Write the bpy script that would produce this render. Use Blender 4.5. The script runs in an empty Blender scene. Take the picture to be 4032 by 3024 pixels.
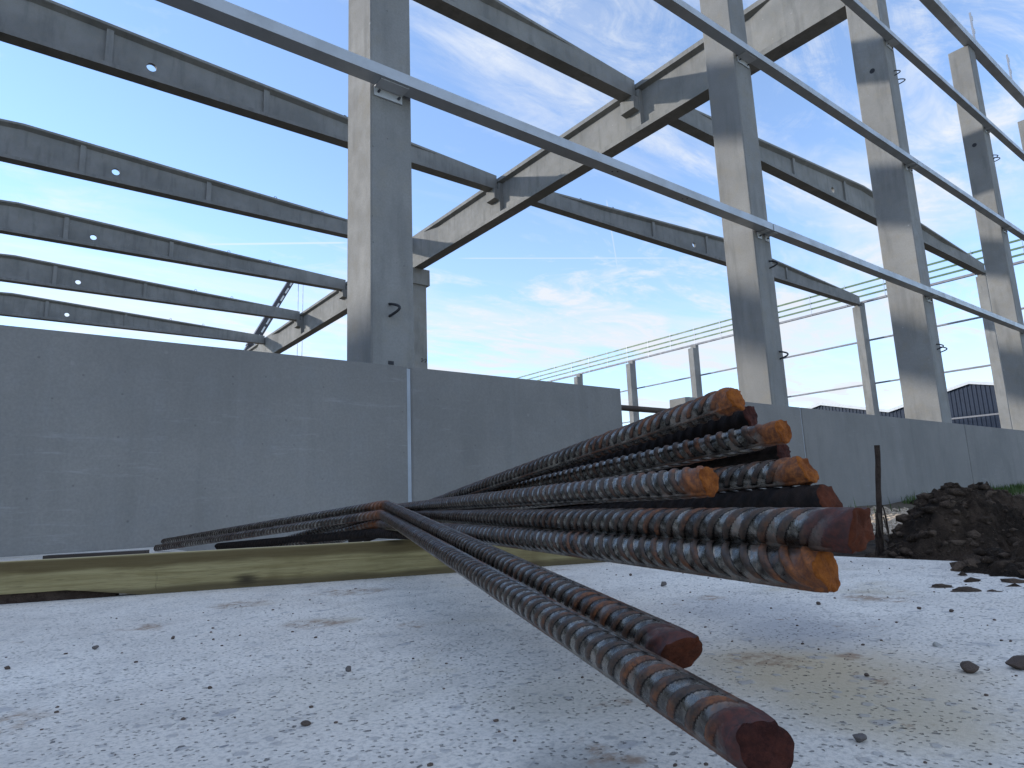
import bpy, bmesh, math, random
import numpy as np
from mathutils import Matrix, Vector
R_ = math.radians
rng = np.random.default_rng(7)
random.seed(7)
scene = bpy.context.scene
COL = scene.collection

# ------------------------------------------------------------------ camera
cam = bpy.data.cameras.new('camera')
cam.lens = 23.09
cam.sensor_width = 36.0
cam.clip_start = 0.02
cam.clip_end = 3000
camo = bpy.data.objects.new('camera', cam)
COL.objects.link(camo)
def cam_rot(yaw, pitch, roll):
    f = np.array([math.sin(yaw)*math.cos(pitch), math.cos(yaw)*math.cos(pitch), math.sin(pitch)])
    r = np.array([math.cos(yaw), -math.sin(yaw), 0.0]); u = np.cross(r, f)
    r2 = math.cos(roll)*r + math.sin(roll)*u
    u2 = -math.sin(roll)*r + math.cos(roll)*u
    return Matrix(((r2[0], u2[0], -f[0]), (r2[1], u2[1], -f[1]), (r2[2], u2[2], -f[2]))).to_4x4()
camo.matrix_world = cam_rot(0.66299, 0.17576, -0.040024)
scene.camera = camo

# ------------------------------------------------------------------ light
SUN_AZ, SUN_EL = -42.0, 19.2            # azimuth from +Y (into the building), minus = left
SKY_STRENGTH, SUN_STRENGTH, EXPOSURE = 0.13, 1.15, 1.62
world = bpy.data.worlds.new('World'); scene.world = world
world.use_nodes = True
def build_world():
    nt = world.node_tree; N = nt.nodes; L = nt.links; N.clear()
    out = N.new('ShaderNodeOutputWorld'); bg = N.new('ShaderNodeBackground')
    bg.inputs['Strength'].default_value = SKY_STRENGTH
    sky = N.new('ShaderNodeTexSky'); sky.sky_type = 'NISHITA'; sky.sun_disc = False
    sky.sun_elevation = R_(SUN_EL); sky.sun_rotation = R_(SUN_AZ)
    sky.air_density = 0.8; sky.dust_density = 0.0; sky.ozone_density = 2.8
    tc = N.new('ShaderNodeTexCoord')
    def math_(op, a, b=None, clamp=False):
        n = N.new('ShaderNodeMath'); n.operation = op; n.use_clamp = clamp
        for i, v in enumerate((a, b)):
            if v is None: continue
            if isinstance(v, (int, float)): n.inputs[i].default_value = v
            else: L.new(v, n.inputs[i])
        return n.outputs[0]
    def ramp(v, a, b, c=0.0, d=1.0):
        n = N.new('ShaderNodeMapRange'); n.interpolation_type = 'SMOOTHSTEP'
        L.new(v, n.inputs[0])
        for i, x in zip((1, 2, 3, 4), (a, b, c, d)): n.inputs[i].default_value = x
        return n.outputs[0]
    sep = N.new('ShaderNodeSeparateXYZ'); L.new(tc.outputs['Generated'], sep.inputs[0])
    x, y, z = sep.outputs
    zc = math_('MAXIMUM', math_('ADD', z, 0.06), 0.03)
    comb = N.new('ShaderNodeCombineXYZ')
    L.new(math_('DIVIDE', x, zc), comb.inputs[0]); L.new(math_('DIVIDE', y, zc), comb.inputs[1])
    def noise(rot, scale, detail, rough, dist, seed):
        mp = N.new('ShaderNodeMapping'); L.new(comb.outputs[0], mp.inputs[0])
        mp.inputs['Rotation'].default_value = (0, 0, R_(rot)); mp.inputs['Scale'].default_value = scale
        mp.inputs['Location'].default_value = (seed, seed*.7, 0)
        n = N.new('ShaderNodeTexNoise'); L.new(mp.outputs[0], n.inputs['Vector'])
        n.inputs['Scale'].default_value = 1; n.inputs['Detail'].default_value = detail
        n.inputs['Roughness'].default_value = rough; n.inputs['Distortion'].default_value = dist
        return n.outputs['Fac']
    veil = ramp(noise(28, (0.45, 1.0, 1), 6, .6, .6, 3.1), .38, .64)
    wisp = ramp(noise(28, (1.5, 3.0, 1), 9, .68, 1.1, 11.3), .43, .65)
    fine = ramp(noise(20, (5.0, 8.0, 1), 6, .7, .8, 5.7), .36, .66)
    wisp = math_('MULTIPLY', wisp, math_('ADD', math_('MULTIPLY', fine, .7), .3))
    zone = ramp(noise(0, (.6, .6, 1), 3, .5, 0, 8.2), .30, .52)
    wisp = math_('MULTIPLY', wisp, zone)
    low = ramp(z, 0.05, 0.55, 1.0, 0.62)
    cl = math_('ADD', math_('MULTIPLY', math_('MULTIPLY', veil, low), .92), math_('MULTIPLY', wisp, .70), clamp=True)
    cl = math_('MAXIMUM', cl, ramp(z, .05, .50, .34, .10))
    # contrails: great circles between two directions, broken up by the fine noise
    def trail(d1, d2, w, amp):
        a = Vector(d1).normalized(); b = Vector(d2).normalized()
        n = a.cross(b).normalized(); m = (a+b).normalized(); half = a.angle(b)/2
        dn = N.new('ShaderNodeVectorMath'); dn.operation = 'DOT_PRODUCT'
        L.new(tc.outputs['Generated'], dn.inputs[0]); dn.inputs[1].default_value = n
        dm = N.new('ShaderNodeVectorMath'); dm.operation = 'DOT_PRODUCT'
        L.new(tc.outputs['Generated'], dm.inputs[0]); dm.inputs[1].default_value = m
        k = ramp(math_('ABSOLUTE', dn.outputs['Value']), w*.35, w, 1, 0)
        e = ramp(dm.outputs['Value'], math.cos(half), math.cos(half*.75), 0, 1)
        return math_('MULTIPLY', math_('MULTIPLY', k, e), amp)
    for d1, d2, w, amp in TRAILS:
        cl = math_('MAXIMUM', cl, trail(d1, d2, w, amp))
    # cloud brightness: forward scattering, brighter towards the sun
    sd = Vector((math.sin(R_(SUN_AZ))*math.cos(R_(SUN_EL)), math.cos(R_(SUN_AZ))*math.cos(R_(SUN_EL)), math.sin(R_(SUN_EL))))
    ds = N.new('ShaderNodeVectorMath'); ds.operation = 'DOT_PRODUCT'
    L.new(tc.outputs['Generated'], ds.inputs[0]); ds.inputs[1].default_value = sd
    cb = N.new('ShaderNodeMapRange'); L.new(ds.outputs['Value'], cb.inputs[0])
    cb.inputs[1].default_value = .2; cb.inputs[2].default_value = 1.0
    cb.inputs[3].default_value = CLOUD[0]; cb.inputs[4].default_value = CLOUD[1]
    cc = N.new('ShaderNodeVectorMath'); cc.operation = 'SCALE'
    cc.inputs[0].default_value = (.90, .96, 1.05); L.new(cb.outputs[0], cc.inputs['Scale'])
    mix = N.new('ShaderNodeMix'); mix.data_type = 'RGBA'
    L.new(cl, mix.inputs['Factor']); L.new(sky.outputs[0], mix.inputs['A']); L.new(cc.outputs[0], mix.inputs['B'])
    L.new(mix.outputs['Result'], bg.inputs['Color']); L.new(bg.outputs[0], out.inputs[0])
CLOUD = (2.35, 2.7)
TRAILS = [((.5015, .7872, .3588), (.7613, .5548, .3357), .0013, .55),
          ((.6639, .6118, .43), (.704, .6337, .3206), .0014, .45),
          ((.1814, .9167, .3559), (.3818, .8438, .3772), .0020, .6),
          ((.4891, .8366, .2466), (.5624, .7877, .2517), .0012, .4)]
build_world()
sun = bpy.data.lights.new('sun', 'SUN'); sun.energy = SUN_STRENGTH; sun.angle = R_(0.9); sun.color = (1.0, .965, .90)
suno = bpy.data.objects.new('sun', sun); COL.objects.link(suno)
sdv = Vector((math.sin(R_(SUN_AZ))*math.cos(R_(SUN_EL)), math.cos(R_(SUN_AZ))*math.cos(R_(SUN_EL)), math.sin(R_(SUN_EL))))
suno.rotation_euler = (-sdv).to_track_quat('-Z', 'Y').to_euler()
suno.location = (-30, 45, 30)
scene.view_settings.view_transform = 'Standard'; scene.view_settings.look = 'None'
scene.view_settings.gamma = 1; scene.view_settings.use_curve_mapping = False
scene.view_settings.exposure = EXPOSURE
scene.render.engine = 'CYCLES'
scene.cycles.use_denoising = True
scene.cycles.max_bounces = 6
scene.cycles.sample_clamp_indirect = 6

# ------------------------------------------------------------------ material helpers
class NT:
    def __init__(s, name):
        s.m = bpy.data.materials.new(name); s.m.use_nodes = True
        s.t = s.m.node_tree; s.N = s.t.nodes; s.L = s.t.links
        s.b = s.N['Principled BSDF']
    def n(s, t, **kw):
        n = s.N.new(t)
        for k, v in kw.items(): setattr(n, k, v)
        return n
    def set(s, node, sock, v):
        i = node.inputs[sock]
        if hasattr(v, 'is_output') and v.is_output: s.L.new(v, i)
        else: i.default_value = v
    def coord(s, kind='Object', scale=(1, 1, 1), rot=(0, 0, 0), rand=True):
        tc = s.n('ShaderNodeTexCoord'); mp = s.n('ShaderNodeMapping')
        v = tc.outputs[kind]
        if rand:
            oi = s.n('ShaderNodeObjectInfo'); vm = s.n('ShaderNodeVectorMath', operation='MULTIPLY_ADD')
            cx = s.n('ShaderNodeCombineXYZ')
            for i in range(3): s.L.new(oi.outputs['Random'], cx.inputs[i])
            s.L.new(cx.outputs[0], vm.inputs[0]); vm.inputs[1].default_value = (37.1, 53.7, 71.3); s.L.new(v, vm.inputs[2]); v = vm.outputs[0]
        s.L.new(v, mp.inputs[0]); mp.inputs['Scale'].default_value = scale; mp.inputs['Rotation'].default_value = rot
        return mp.outputs[0]
    def noise(s, vec, scale, detail=4, rough=.55, dist=0, out='Fac'):
        n = s.n('ShaderNodeTexNoise'); s.L.new(vec, n.inputs['Vector'])
        n.inputs['Scale'].default_value = scale; n.inputs['Detail'].default_value = detail
        n.inputs['Roughness'].default_value = rough; n.inputs['Distortion'].default_value = dist
        return n.outputs[out]
    def voro(s, vec, scale, feature='F1', rand=1.0):
        n = s.n('ShaderNodeTexVoronoi', feature=feature); s.L.new(vec, n.inputs['Vector'])
        n.inputs['Scale'].default_value = scale; n.inputs['Randomness'].default_value = rand
        return n.outputs
    def rng(s, v, a, b, c=0., d=1., smooth=True):
        n = s.n('ShaderNodeMapRange', interpolation_type='SMOOTHSTEP' if smooth else 'LINEAR')
        s.set(n, 0, v)
        for i, x in zip((1, 2, 3, 4), (a, b, c, d)): s.set(n, i, x)
        return n.outputs[0]
    def math(s, op, a, b=0., clamp=False):
        n = s.n('ShaderNodeMath', operation=op, use_clamp=clamp); s.set(n, 0, a); s.set(n, 1, b); return n.outputs[0]
    def mix(s, f, a, b, blend='MIX'):
        n = s.n('ShaderNodeMix', data_type='RGBA', blend_type=blend)
        s.set(n, 'Factor', f)
        s.set(n, 'A', a if hasattr(a, 'is_output') else (*a, 1)); s.set(n, 'B', b if hasattr(b, 'is_output') else (*b, 1))
        return n.outputs['Result']
    def bump(s, h, strength=.5, dist=.01, prev=None):
        n = s.n('ShaderNodeBump'); s.set(n, 'Height', h); n.inputs['Strength'].default_value = strength
        n.inputs['Distance'].default_value = dist
        if prev is not None: s.L.new(prev, n.inputs['Normal'])
        return n.outputs[0]
    def done(s, col=None, rough=None, metal=None, normal=None, spec=None):
        for k, v in (('Base Color', col), ('Roughness', rough), ('Metallic', metal), ('Normal', normal), ('Specular IOR Level', spec)):
            if v is None: continue
            if isinstance(v, tuple) and len(v) == 3: v = (*v, 1)
            s.set(s.b, k, v)
        return s.m

def concrete(name, light, dark, streak=.35, pit=.5, warm=(.30, .27, .22), stain=.35, bumpd=.006, speck=.5, scr=0):
    M = NT(name); v = M.coord()
    vs = M.coord(scale=(1, 1, .16))
    big = M.noise(v, .9, 5, .6); med = M.noise(v, 5, 6, .62); fine = M.noise(v, 60, 4, .7)
    st = M.noise(vs, 4.5, 5, .6)
    c = M.mix(M.rng(big, .3, .7), dark, light)
    c = M.mix(M.math('MULTIPLY', M.rng(med, .45, .75), stain), c, warm)
    c = M.mix(M.math('MULTIPLY', M.rng(st, .48, .72), streak), c, tuple(x*.62 for x in dark))
    c = M.mix(M.rng(fine, .25, .75, 0, .30), c, tuple(x*.55 for x in dark))
    vo = M.voro(v, 14); keep = M.n('ShaderNodeSeparateColor'); M.L.new(vo['Color'], keep.inputs[0])
    hole = M.math('MULTIPLY', M.rng(vo['Distance'], .05, .13, 1, 0), M.rng(keep.outputs[0], .72, .78))
    c = M.mix(M.math('MULTIPLY', hole, pit), c, tuple(x*.25 for x in dark))
    vo2 = M.voro(v, 5.3); k2 = M.n('ShaderNodeSeparateColor'); M.L.new(vo2['Color'], k2.inputs[0])
    sp = M.math('MULTIPLY', M.rng(vo2['Distance'], .04, .10, 1, 0), M.rng(k2.outputs[1], .86, .9))
    c = M.mix(M.math('MULTIPLY', sp, speck), c, tuple(min(1, x*1.9) for x in light))
    if scr:
        sn = M.noise(M.coord(scale=(1.1, 1, 11)), 2.4, 7, .7, .3); sz = M.noise(v, 1.6, 3, .5)
        c = M.mix(M.math('MULTIPLY', M.math('MULTIPLY', M.rng(sn, .56, .70), M.rng(sz, .46, .62)), scr), c, (.37, .37, .37))
        sv = M.noise(M.coord(scale=(9, 1, .35)), 1.5, 4, .6)
        c = M.mix(M.math('MULTIPLY', M.rng(sv, .54, .72), scr*.35), c, (.29, .29, .29))
    h = M.math('ADD', M.math('MULTIPLY', fine, .25), M.math('MULTIPLY', med, .6))
    h = M.math('SUBTRACT', h, M.math('MULTIPLY', hole, .5))
    return M.done(c, M.rng(med, .3, .7, .72, .92), 0., M.bump(h, .55, bumpd), .3)

M_COL = concrete('column_concrete', (.325, .315, .297), (.245, .238, .226), streak=.5, stain=.5, bumpd=.011)
M_BEAM = concrete('beam_concrete', (.30, .29, .272), (.21, .207, .195), streak=.45)
M_PANEL = concrete('panel_concrete', (.258, .245, .230), (.208, .199, .188), streak=.22, pit=.35, warm=(.25, .25, .25), stain=.4, bumpd=.003, speck=.12, scr=.30)

def metal_paint(name, col, rough=.45, metal=.35, dirt=.3):
    M = NT(name); v = M.coord()
    a = M.noise(v, 3, 5, .6); b = M.noise(v, 40, 3, .6)
    c = M.mix(M.rng(a, .4, .75, 0, dirt), col, tuple(x*.55 for x in col))
    c = M.mix(M.rng(b, .5, .75, 0, dirt*.5), c, tuple(x*.7 for x in col))
    return M.done(c, M.rng(a, .3, .7, rough-.08, rough+.12), metal, M.bump(b, .15, .002))
M_GALV = metal_paint('galvanised_steel', (.46, .48, .50), .48, .3)
M_PLATE = metal_paint('bracket_plate', (.58, .59, .60), .5, .15)
M_BOLT = metal_paint('bolt_steel', (.10, .10, .11), .4, .7)
M_GREEN = metal_paint('green_coated_rail', (.085, .16, .07), .5, 0., .25)
M_POST = metal_paint('zinc_post', (.30, .31, .34), .38, .45, .2)
M_LOOP = metal_paint('dark_loop_steel', (.045, .045, .05), .5, .5)
M_DARK = metal_paint('dark_gap', (.03, .03, .035), .8, 0.)
M_SEAL = metal_paint('joint_sealant', (.40, .43, .47), .75, 0., .35)
M_CLAD = metal_paint('dark_cladding', (.016, .027, .052), .5, .2, .3)
M_TRIM = metal_paint('white_trim', (.70, .71, .72), .5, 0., .15)
M_CRANE = metal_paint('crane_boom_paint', (.05, .045, .055), .5, .2)
M_RAILFAR = metal_paint('dull_galvanised_steel', (.24, .24, .26), .6, .1)
M_ROPE = metal_paint('hoist_rope', (.38, .40, .46), .6, .2)
M_TUBE = metal_paint('rusty_tube', (.075, .055, .045), .7, .2, .6)

def m_rebar(name, rust_hi, rust_lo, near_rust, wear):
    """hot rolled bar: blue grey mill scale in the valleys, brown ribs, orange rust that gathers at the cut end"""
    M = NT(name); v = M.coord(rand=True)
    rib = M.n('ShaderNodeAttribute', attribute_name='rib').outputs['Fac']
    dist = M.n('ShaderNodeAttribute', attribute_name='dist').outputs['Fac']
    seam = M.n('ShaderNodeAttribute', attribute_name='seam').outputs['Fac']
    n1 = M.noise(v, 38, 5, .65); n2 = M.noise(v, 170, 5, .7); n3 = M.noise(v, 11, 4, .6); n4 = M.noise(v, 420, 3, .7)
    bend = M.n('ShaderNodeAttribute', attribute_name='bend').outputs['Fac']
    steel = M.mix(M.rng(n1, .35, .65), (.085, .078, .068), (.34, .315, .275))
    steel = M.mix(M.rng(n3, .45, .68, 0, .85), steel, (.035, .034, .036))
    brown = M.mix(M.rng(n2, .35, .65), (.034, .023, .018), (.085, .050, .032))
    rust = M.mix(M.rng(n2, .35, .68), rust_lo, rust_hi)
    ribk = M.rng(M.math('ADD', rib, M.math('MULTIPLY', M.math('SUBTRACT', n1, .5), .40)), .24, .46)
    c = M.mix(M.math('MULTIPLY', ribk, .95), steel, brown)
    rib_shade = M.math('MULTIPLY', M.rng(rib, .02, .14), M.rng(rib, .22, .50, 1, 0))  # shadow line at each rib foot, painted into the base colour
    c = M.mix(M.math('MULTIPLY', rib_shade, .9), c, (.014, .012, .012))
    # rust flecks along the rib flanks, thicker towards the cut end
    flank = M.math('MULTIPLY', M.rng(rib, .10, .4), M.rng(rib, .75, 1.0, 1, .2))
    nearend = M.rng(dist, .10, .75, 1, .12)
    fl = M.math('MULTIPLY', M.rng(M.math('ADD', n3, M.math('MULTIPLY', n1, .5)), .70, .88), M.math('ADD', M.math('MULTIPLY', flank, .9), .06))
    fl = M.math('MULTIPLY', M.math('MULTIPLY', fl, wear), nearend)
    end = M.rng(M.math('ADD', dist, M.math('MULTIPLY', M.math('SUBTRACT', M.math('ADD', n3, n1), 1.), .06)), near_rust*.4, near_rust, 1, 0)
    mid = M.math('MULTIPLY', M.rng(dist, .02, .30, 1, 0), M.rng(n1, .53, .62))
    k = M.math('MAXIMUM', fl, M.math('MULTIPLY', mid, .6*wear))
    k = M.math('MAXIMUM', k, M.math('MULTIPLY', seam, M.rng(n3, .40, .62, .15, .8)), True)
    k = M.math('MAXIMUM', k, M.math('MULTIPLY', bend, M.rng(n1, .30, .6, .35, .9)), True)
    fleck = M.mix(M.rng(n2, .35, .68), (.105, .032, .011), (.29, .092, .022))
    c = M.mix(k, c, fleck)
    c = M.mix(end, c, rust)
    k = M.math('MAXIMUM', k, end)
    c = M.mix(M.math('MULTIPLY', M.rng(n4, .62, .70), .7), c, (.015, .013, .013))
    metal = M.math('MULTIPLY', M.math('SUBTRACT', 1., k, True), M.rng(ribk, 0, 1, .92, .30))
    ro = M.math('ADD', M.rng(n2, .3, .7, .20, .36), M.math('MULTIPLY', M.math('MAXIMUM', k, M.math('MULTIPLY', ribk, .55)), .45))
    h = M.math('ADD', M.math('MULTIPLY', n2, .5), M.math('MULTIPLY', n4, .35))
    return M.done(c, ro, metal, M.bump(h, .45, .0010), .5)
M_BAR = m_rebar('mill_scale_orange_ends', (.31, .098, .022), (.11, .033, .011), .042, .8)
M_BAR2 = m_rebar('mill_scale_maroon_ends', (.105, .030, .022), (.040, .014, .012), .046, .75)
def m_rust(name, hi, lo):
    M = NT(name); v = M.coord()
    a = M.noise(v, 60, 6, .7); b = M.noise(v, 260, 5, .75)
    c = M.mix(M.rng(a, .35, .65), lo, hi)
    c = M.mix(M.rng(b, .55, .75, 0, .6), c, tuple(x*.35 for x in lo))
    return M.done(c, .92, 0., M.bump(M.math('ADD', a, b), .9, .0022), .15)
M_BARD = m_rust('shaded_bar', (.030, .021, .018), (.014, .012, .012))  # bars deep in the bundle, their shade painted in as near-black colour
M_RUST = m_rust('orange_rust', (.34, .105, .020), (.16, .045, .012))
M_RUST2 = m_rust('maroon_rust', (.085, .026, .018), (.035, .012, .010))
M_RUST3 = m_rust('brown_rust', (.12, .034, .016), (.07, .022, .012))

def m_wood():
    M = NT('treated_timber'); v = M.coord(scale=(1, 1, 1), rand=False)
    vg = M.coord(scale=(.7, 9, 14), rand=False)
    g = M.noise(vg, 5, 6, .65, .6); big = M.noise(v, 3.2, 4, .6); f = M.noise(M.coord(scale=(2, 40, 60), rand=False), 8, 3, .6)
    c = M.mix(M.rng(g, .28, .72), (.215, .170, .075), (.33, .275, .14))
    c = M.mix(M.rng(big, .5, .72, 0, .7), c, (.12, .085, .035))
    c = M.mix(M.rng(f, .5, .7, 0, .4), c, (.08, .055, .025))
    # dark heartwood band along the upper edge and shade painted along the foot, both wavering
    zc = M.n('ShaderNodeSeparateXYZ'); M.L.new(M.coord(rand=False), zc.inputs[0])
    wv = M.noise(M.coord(scale=(1, 0, 0), rand=False), 2.6, 3, .5)
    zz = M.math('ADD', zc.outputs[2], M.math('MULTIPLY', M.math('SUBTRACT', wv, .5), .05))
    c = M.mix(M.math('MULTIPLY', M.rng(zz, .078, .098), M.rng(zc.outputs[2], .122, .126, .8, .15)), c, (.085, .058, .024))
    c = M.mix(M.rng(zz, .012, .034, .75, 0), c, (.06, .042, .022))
    kc = M.n('ShaderNodeSeparateXYZ'); M.L.new(M.coord(rand=False), kc.inputs[0]); k2 = M.n('ShaderNodeCombineXYZ'); M.L.new(kc.outputs[0], k2.inputs[0]); M.L.new(M.math('MULTIPLY', kc.outputs[2], 2.2), k2.inputs[1])
    kv = M.n('ShaderNodeTexVoronoi', voronoi_dimensions='2D'); M.L.new(k2.outputs[0], kv.inputs['Vector']); kv.inputs['Scale'].default_value = 2.7; vo = kv.outputs
    cr = M.noise(M.coord(scale=(26, 0, 3), rand=False), 1.0, 4, .6, .8)
    c = M.mix(M.math('MULTIPLY', M.rng(cr, .66, .71), M.rng(zz, .09, .03)), c, (.05, .035, .018))
    kn = M.math('ADD', vo['Distance'], M.math('MULTIPLY', M.math('SUBTRACT', g, .5), .25))
    c = M.mix(M.rng(kn, .0, .16, .9, 0), c, (.035, .025, .014))
    c = M.mix(M.rng(zc.outputs[2], .1262, .1268, 0, .8), c, (.50, .42, .27))  # top edge highlight painted as a paler strip
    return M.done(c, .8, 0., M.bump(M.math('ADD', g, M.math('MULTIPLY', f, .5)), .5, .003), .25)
M_WOOD = m_wood()

def m_slab():
    M = NT('pale_concrete_slab'); v = M.coord(rand=False)
    big = M.noise(v, 1.3, 5, .6); med = M.noise(v, 9, 6, .65); fine = M.noise(v, 140, 4, .7); grit = M.noise(v, 420, 2, .6)
    c = M.mix(M.rng(big, .32, .68), (.70, .64, .565), (.83, .775, .695))
    c = M.mix(M.rng(med, .42, .72, 0, .42), c, (.43, .405, .37))
    c = M.mix(M.rng(fine, .42, .68, 0, .6), c, (.34, .325, .305))
    c = M.mix(M.rng(grit, .55, .75, 0, .25), c, (.76, .73, .68))
    # damp grey and ochre stains
    ch = M.noise(M.coord(scale=(1, 1.0, 1), rand=False), 2.1, 6, .62, .4)
    c = M.mix(M.rng(ch, .57, .72, 0, .62), c, (.50, .42, .29))
    dk = M.noise(M.coord(scale=(1, 1, 1), rot=(0, 0, .5), rand=False), 2.7, 5, .6, .3)
    c = M.mix(M.rng(dk, .60, .74, 0, .45), c, (.31, .32, .34))
    # local rust coloured washes and caked dirt, each with its own place on the slab
    pos = M.n('ShaderNodeTexCoord').outputs['Object']; wn = M.noise(v, 6, 5, .65, 0, 'Color')
    wp = M.n('ShaderNodeVectorMath', operation='MULTIPLY_ADD'); M.L.new(wn, wp.inputs[0]); wp.inputs[1].default_value = (.22, .22, 0); M.L.new(pos, wp.inputs[2])
    def spot(x, y, r, soft):
        d = M.n('ShaderNodeVectorMath', operation='DISTANCE'); sh = M.n('ShaderNodeVectorMath', operation='MULTIPLY'); M.L.new(wp.outputs[0], sh.inputs[0]); sh.inputs[1].default_value = (1, 1, 0)
        M.L.new(sh.outputs[0], d.inputs[0]); d.inputs[1].default_value = (x+.11, y+.11, 0)
        return M.rng(d.outputs['Value'], r*soft, r, 1, 0)
    for x, y, r, a, cc in ((.93, .52, .28, .85, (.50, .39, .24)), (.80, .36, .18, .7, (.52, .43, .29)), (1.16, .68, .22, .65, (.31, .31, .325)), (1.30, .90, .25, .5, (.34, .34, .355)), (.62, .66, .20, .35, (.50, .43, .31)), (.40, .92, .22, .25, (.50, .45, .36)), (.45, .48, .10, .6, (.20, .20, .19))):
        c = M.mix(M.math('MULTIPLY', spot(x, y, r, .15), a), c, cc)
    for x, y, r in ((.59, 1.47, .085), (.73, 1.30, .05), (.04, 1.09, .06), (.85, 1.93, .13), (.505, .497, .035), (.60, .61, .03), (.93, .60, .07), (1.05, .52, .05), (1.6, .75, .09), (.30, 1.75, .07), (.55, 1.95, .10), (1.25, .62, .04), (1.35, 1.02, .06)):
        c = M.mix(M.math('MULTIPLY', spot(x, y, r, .35), M.math('MULTIPLY', M.rng(M.noise(v, 30, 5, .7), .40, .62), .75)), c, (.26, .155, .085))
    # brown dirt smears
    s1 = M.noise(v, 7.5, 6, .7, .8); s2 = M.noise(v, 45, 4, .7)
    sm = M.math('MULTIPLY', M.rng(s1, .62, .70), M.rng(s2, .42, .62))
    c = M.mix(M.math('MULTIPLY', sm, .8), c, (.25, .15, .085))
    def cells(scale, r0, r1, lo, hi, ch_=0):
        vd = M.n('ShaderNodeVectorMath', operation='MULTIPLY_ADD')
        nn = M.noise(v, scale*1.6, 2, .5, 0, 'Color'); M.L.new(nn, vd.inputs[0])
        vd.inputs[1].default_value = (.7/scale,)*3; M.L.new(v, vd.inputs[2])
        vo = M.voro(vd.outputs[0], scale); k = M.n('ShaderNodeSeparateColor'); M.L.new(vo['Color'], k.inputs[0])
        return M.math('MULTIPLY', M.rng(vo['Distance'], r0, r1, 1, 0), M.rng(k.outputs[ch_], lo, hi))
    agg = cells(48, .22, .42, .72, .80)
    c = M.mix(M.math('MULTIPLY', agg, .55), c, (.33, .32, .32))
    agg2 = cells(21, .20, .34, .86, .92, 1)
    c = M.mix(M.math('MULTIPLY', agg2, .5), c, (.30, .30, .32))
    p1 = cells(40, .09, .16, .62, .68, 1); p2 = cells(110, .14, .26, .62, .7, 2); p3 = cells(17, .045, .085, .50, .56, 2)
    pit = M.math('MAXIMUM', M.math('MAXIMUM', p1, M.math('MULTIPLY', p2, .7)), p3)
    c = M.mix(M.math('MULTIPLY', pit, .75), c, (.085, .08, .078))
    h = M.math('ADD', M.math('MULTIPLY', fine, .30), M.math('MULTIPLY', med, .45))
    h = M.math('ADD', h, M.math('MULTIPLY', M.math('MAXIMUM', agg, agg2), .35))
    h = M.math('SUBTRACT', h, M.math('MULTIPLY', pit, 1.6))
    return M.done(c, .85, 0., M.bump(h, .9, .0050), .3)
M_SLAB = m_slab()

def m_soil(name, a, b, sc=1.0, bd=.012):
    M = NT(name); v = M.coord(rand=False)
    n1 = M.noise(v, 6*sc, 6, .65); n2 = M.noise(v, 45*sc, 6, .7); n3 = M.noise(v, 160*sc, 3, .7)
    c = M.mix(M.rng(n1, .35, .68), a, b)
    c = M.mix(M.rng(n2, .5, .72, 0, .6), c, tuple(x*.45 for x in a))
    c = M.mix(M.rng(n3, .60, .70, 0, .55), c, tuple(min(1, x*2.2) for x in b))
    return M.done(c, .95, 0., M.bump(M.math('ADD', n2, n3), 1., bd), .1)
M_SOIL = m_soil('dark_soil', (.036, .027, .021), (.115, .080, .057), 1., .03)
M_GROUND = m_soil('site_ground', (.10, .082, .06), (.17, .14, .105), .5)
M_STAKE = m_soil('weathered_stake', (.055, .038, .03), (.12, .085, .066), 2)
M_SOILC = m_soil('crumb_soil', (.050, .036, .027), (.19, .135, .098), 1.6)
M_FIBRE = m_soil('pale_root_fibre', (.10, .075, .055), (.20, .155, .115), 2)
M_CLOD = m_soil('dry_clod', (.19, .145, .11), (.30, .23, .18), 2)
def m_stone(name, a, b):
    M = NT(name); v = M.coord()
    n1 = M.noise(v, 60, 5, .6); n2 = M.noise(v, 260, 4, .7)
    return M.done(M.mix(M.rng(n1, .35, .65), a, b), .85, 0., M.bump(M.math('ADD', n1, n2), .6, .002), .3)
M_STONE = m_stone('grey_stone', (.11, .095, .09), (.20, .175, .165))
M_STONEB = m_stone('brown_stone', (.075, .055, .045), (.15, .11, .09))
M_FLUSH = m_stone('flush_aggregate', (.26, .26, .27), (.38, .38, .39))
M_STONEW = m_stone('pale_stone', (.34, .33, .31), (.50, .48, .45))
M_GRAVEL = m_stone('buff_gravel', (.26, .19, .13), (.55, .45, .34))
def m_grass():
    M = NT('grass_blade'); v = M.coord(rand=False); n = M.noise(v, 9, 3, .6)
    return M.done(M.mix(M.rng(n, .35, .65), (.045, .085, .022), (.085, .125, .035)), .7, 0., None, .2)
M_GRASS = m_grass()

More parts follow.
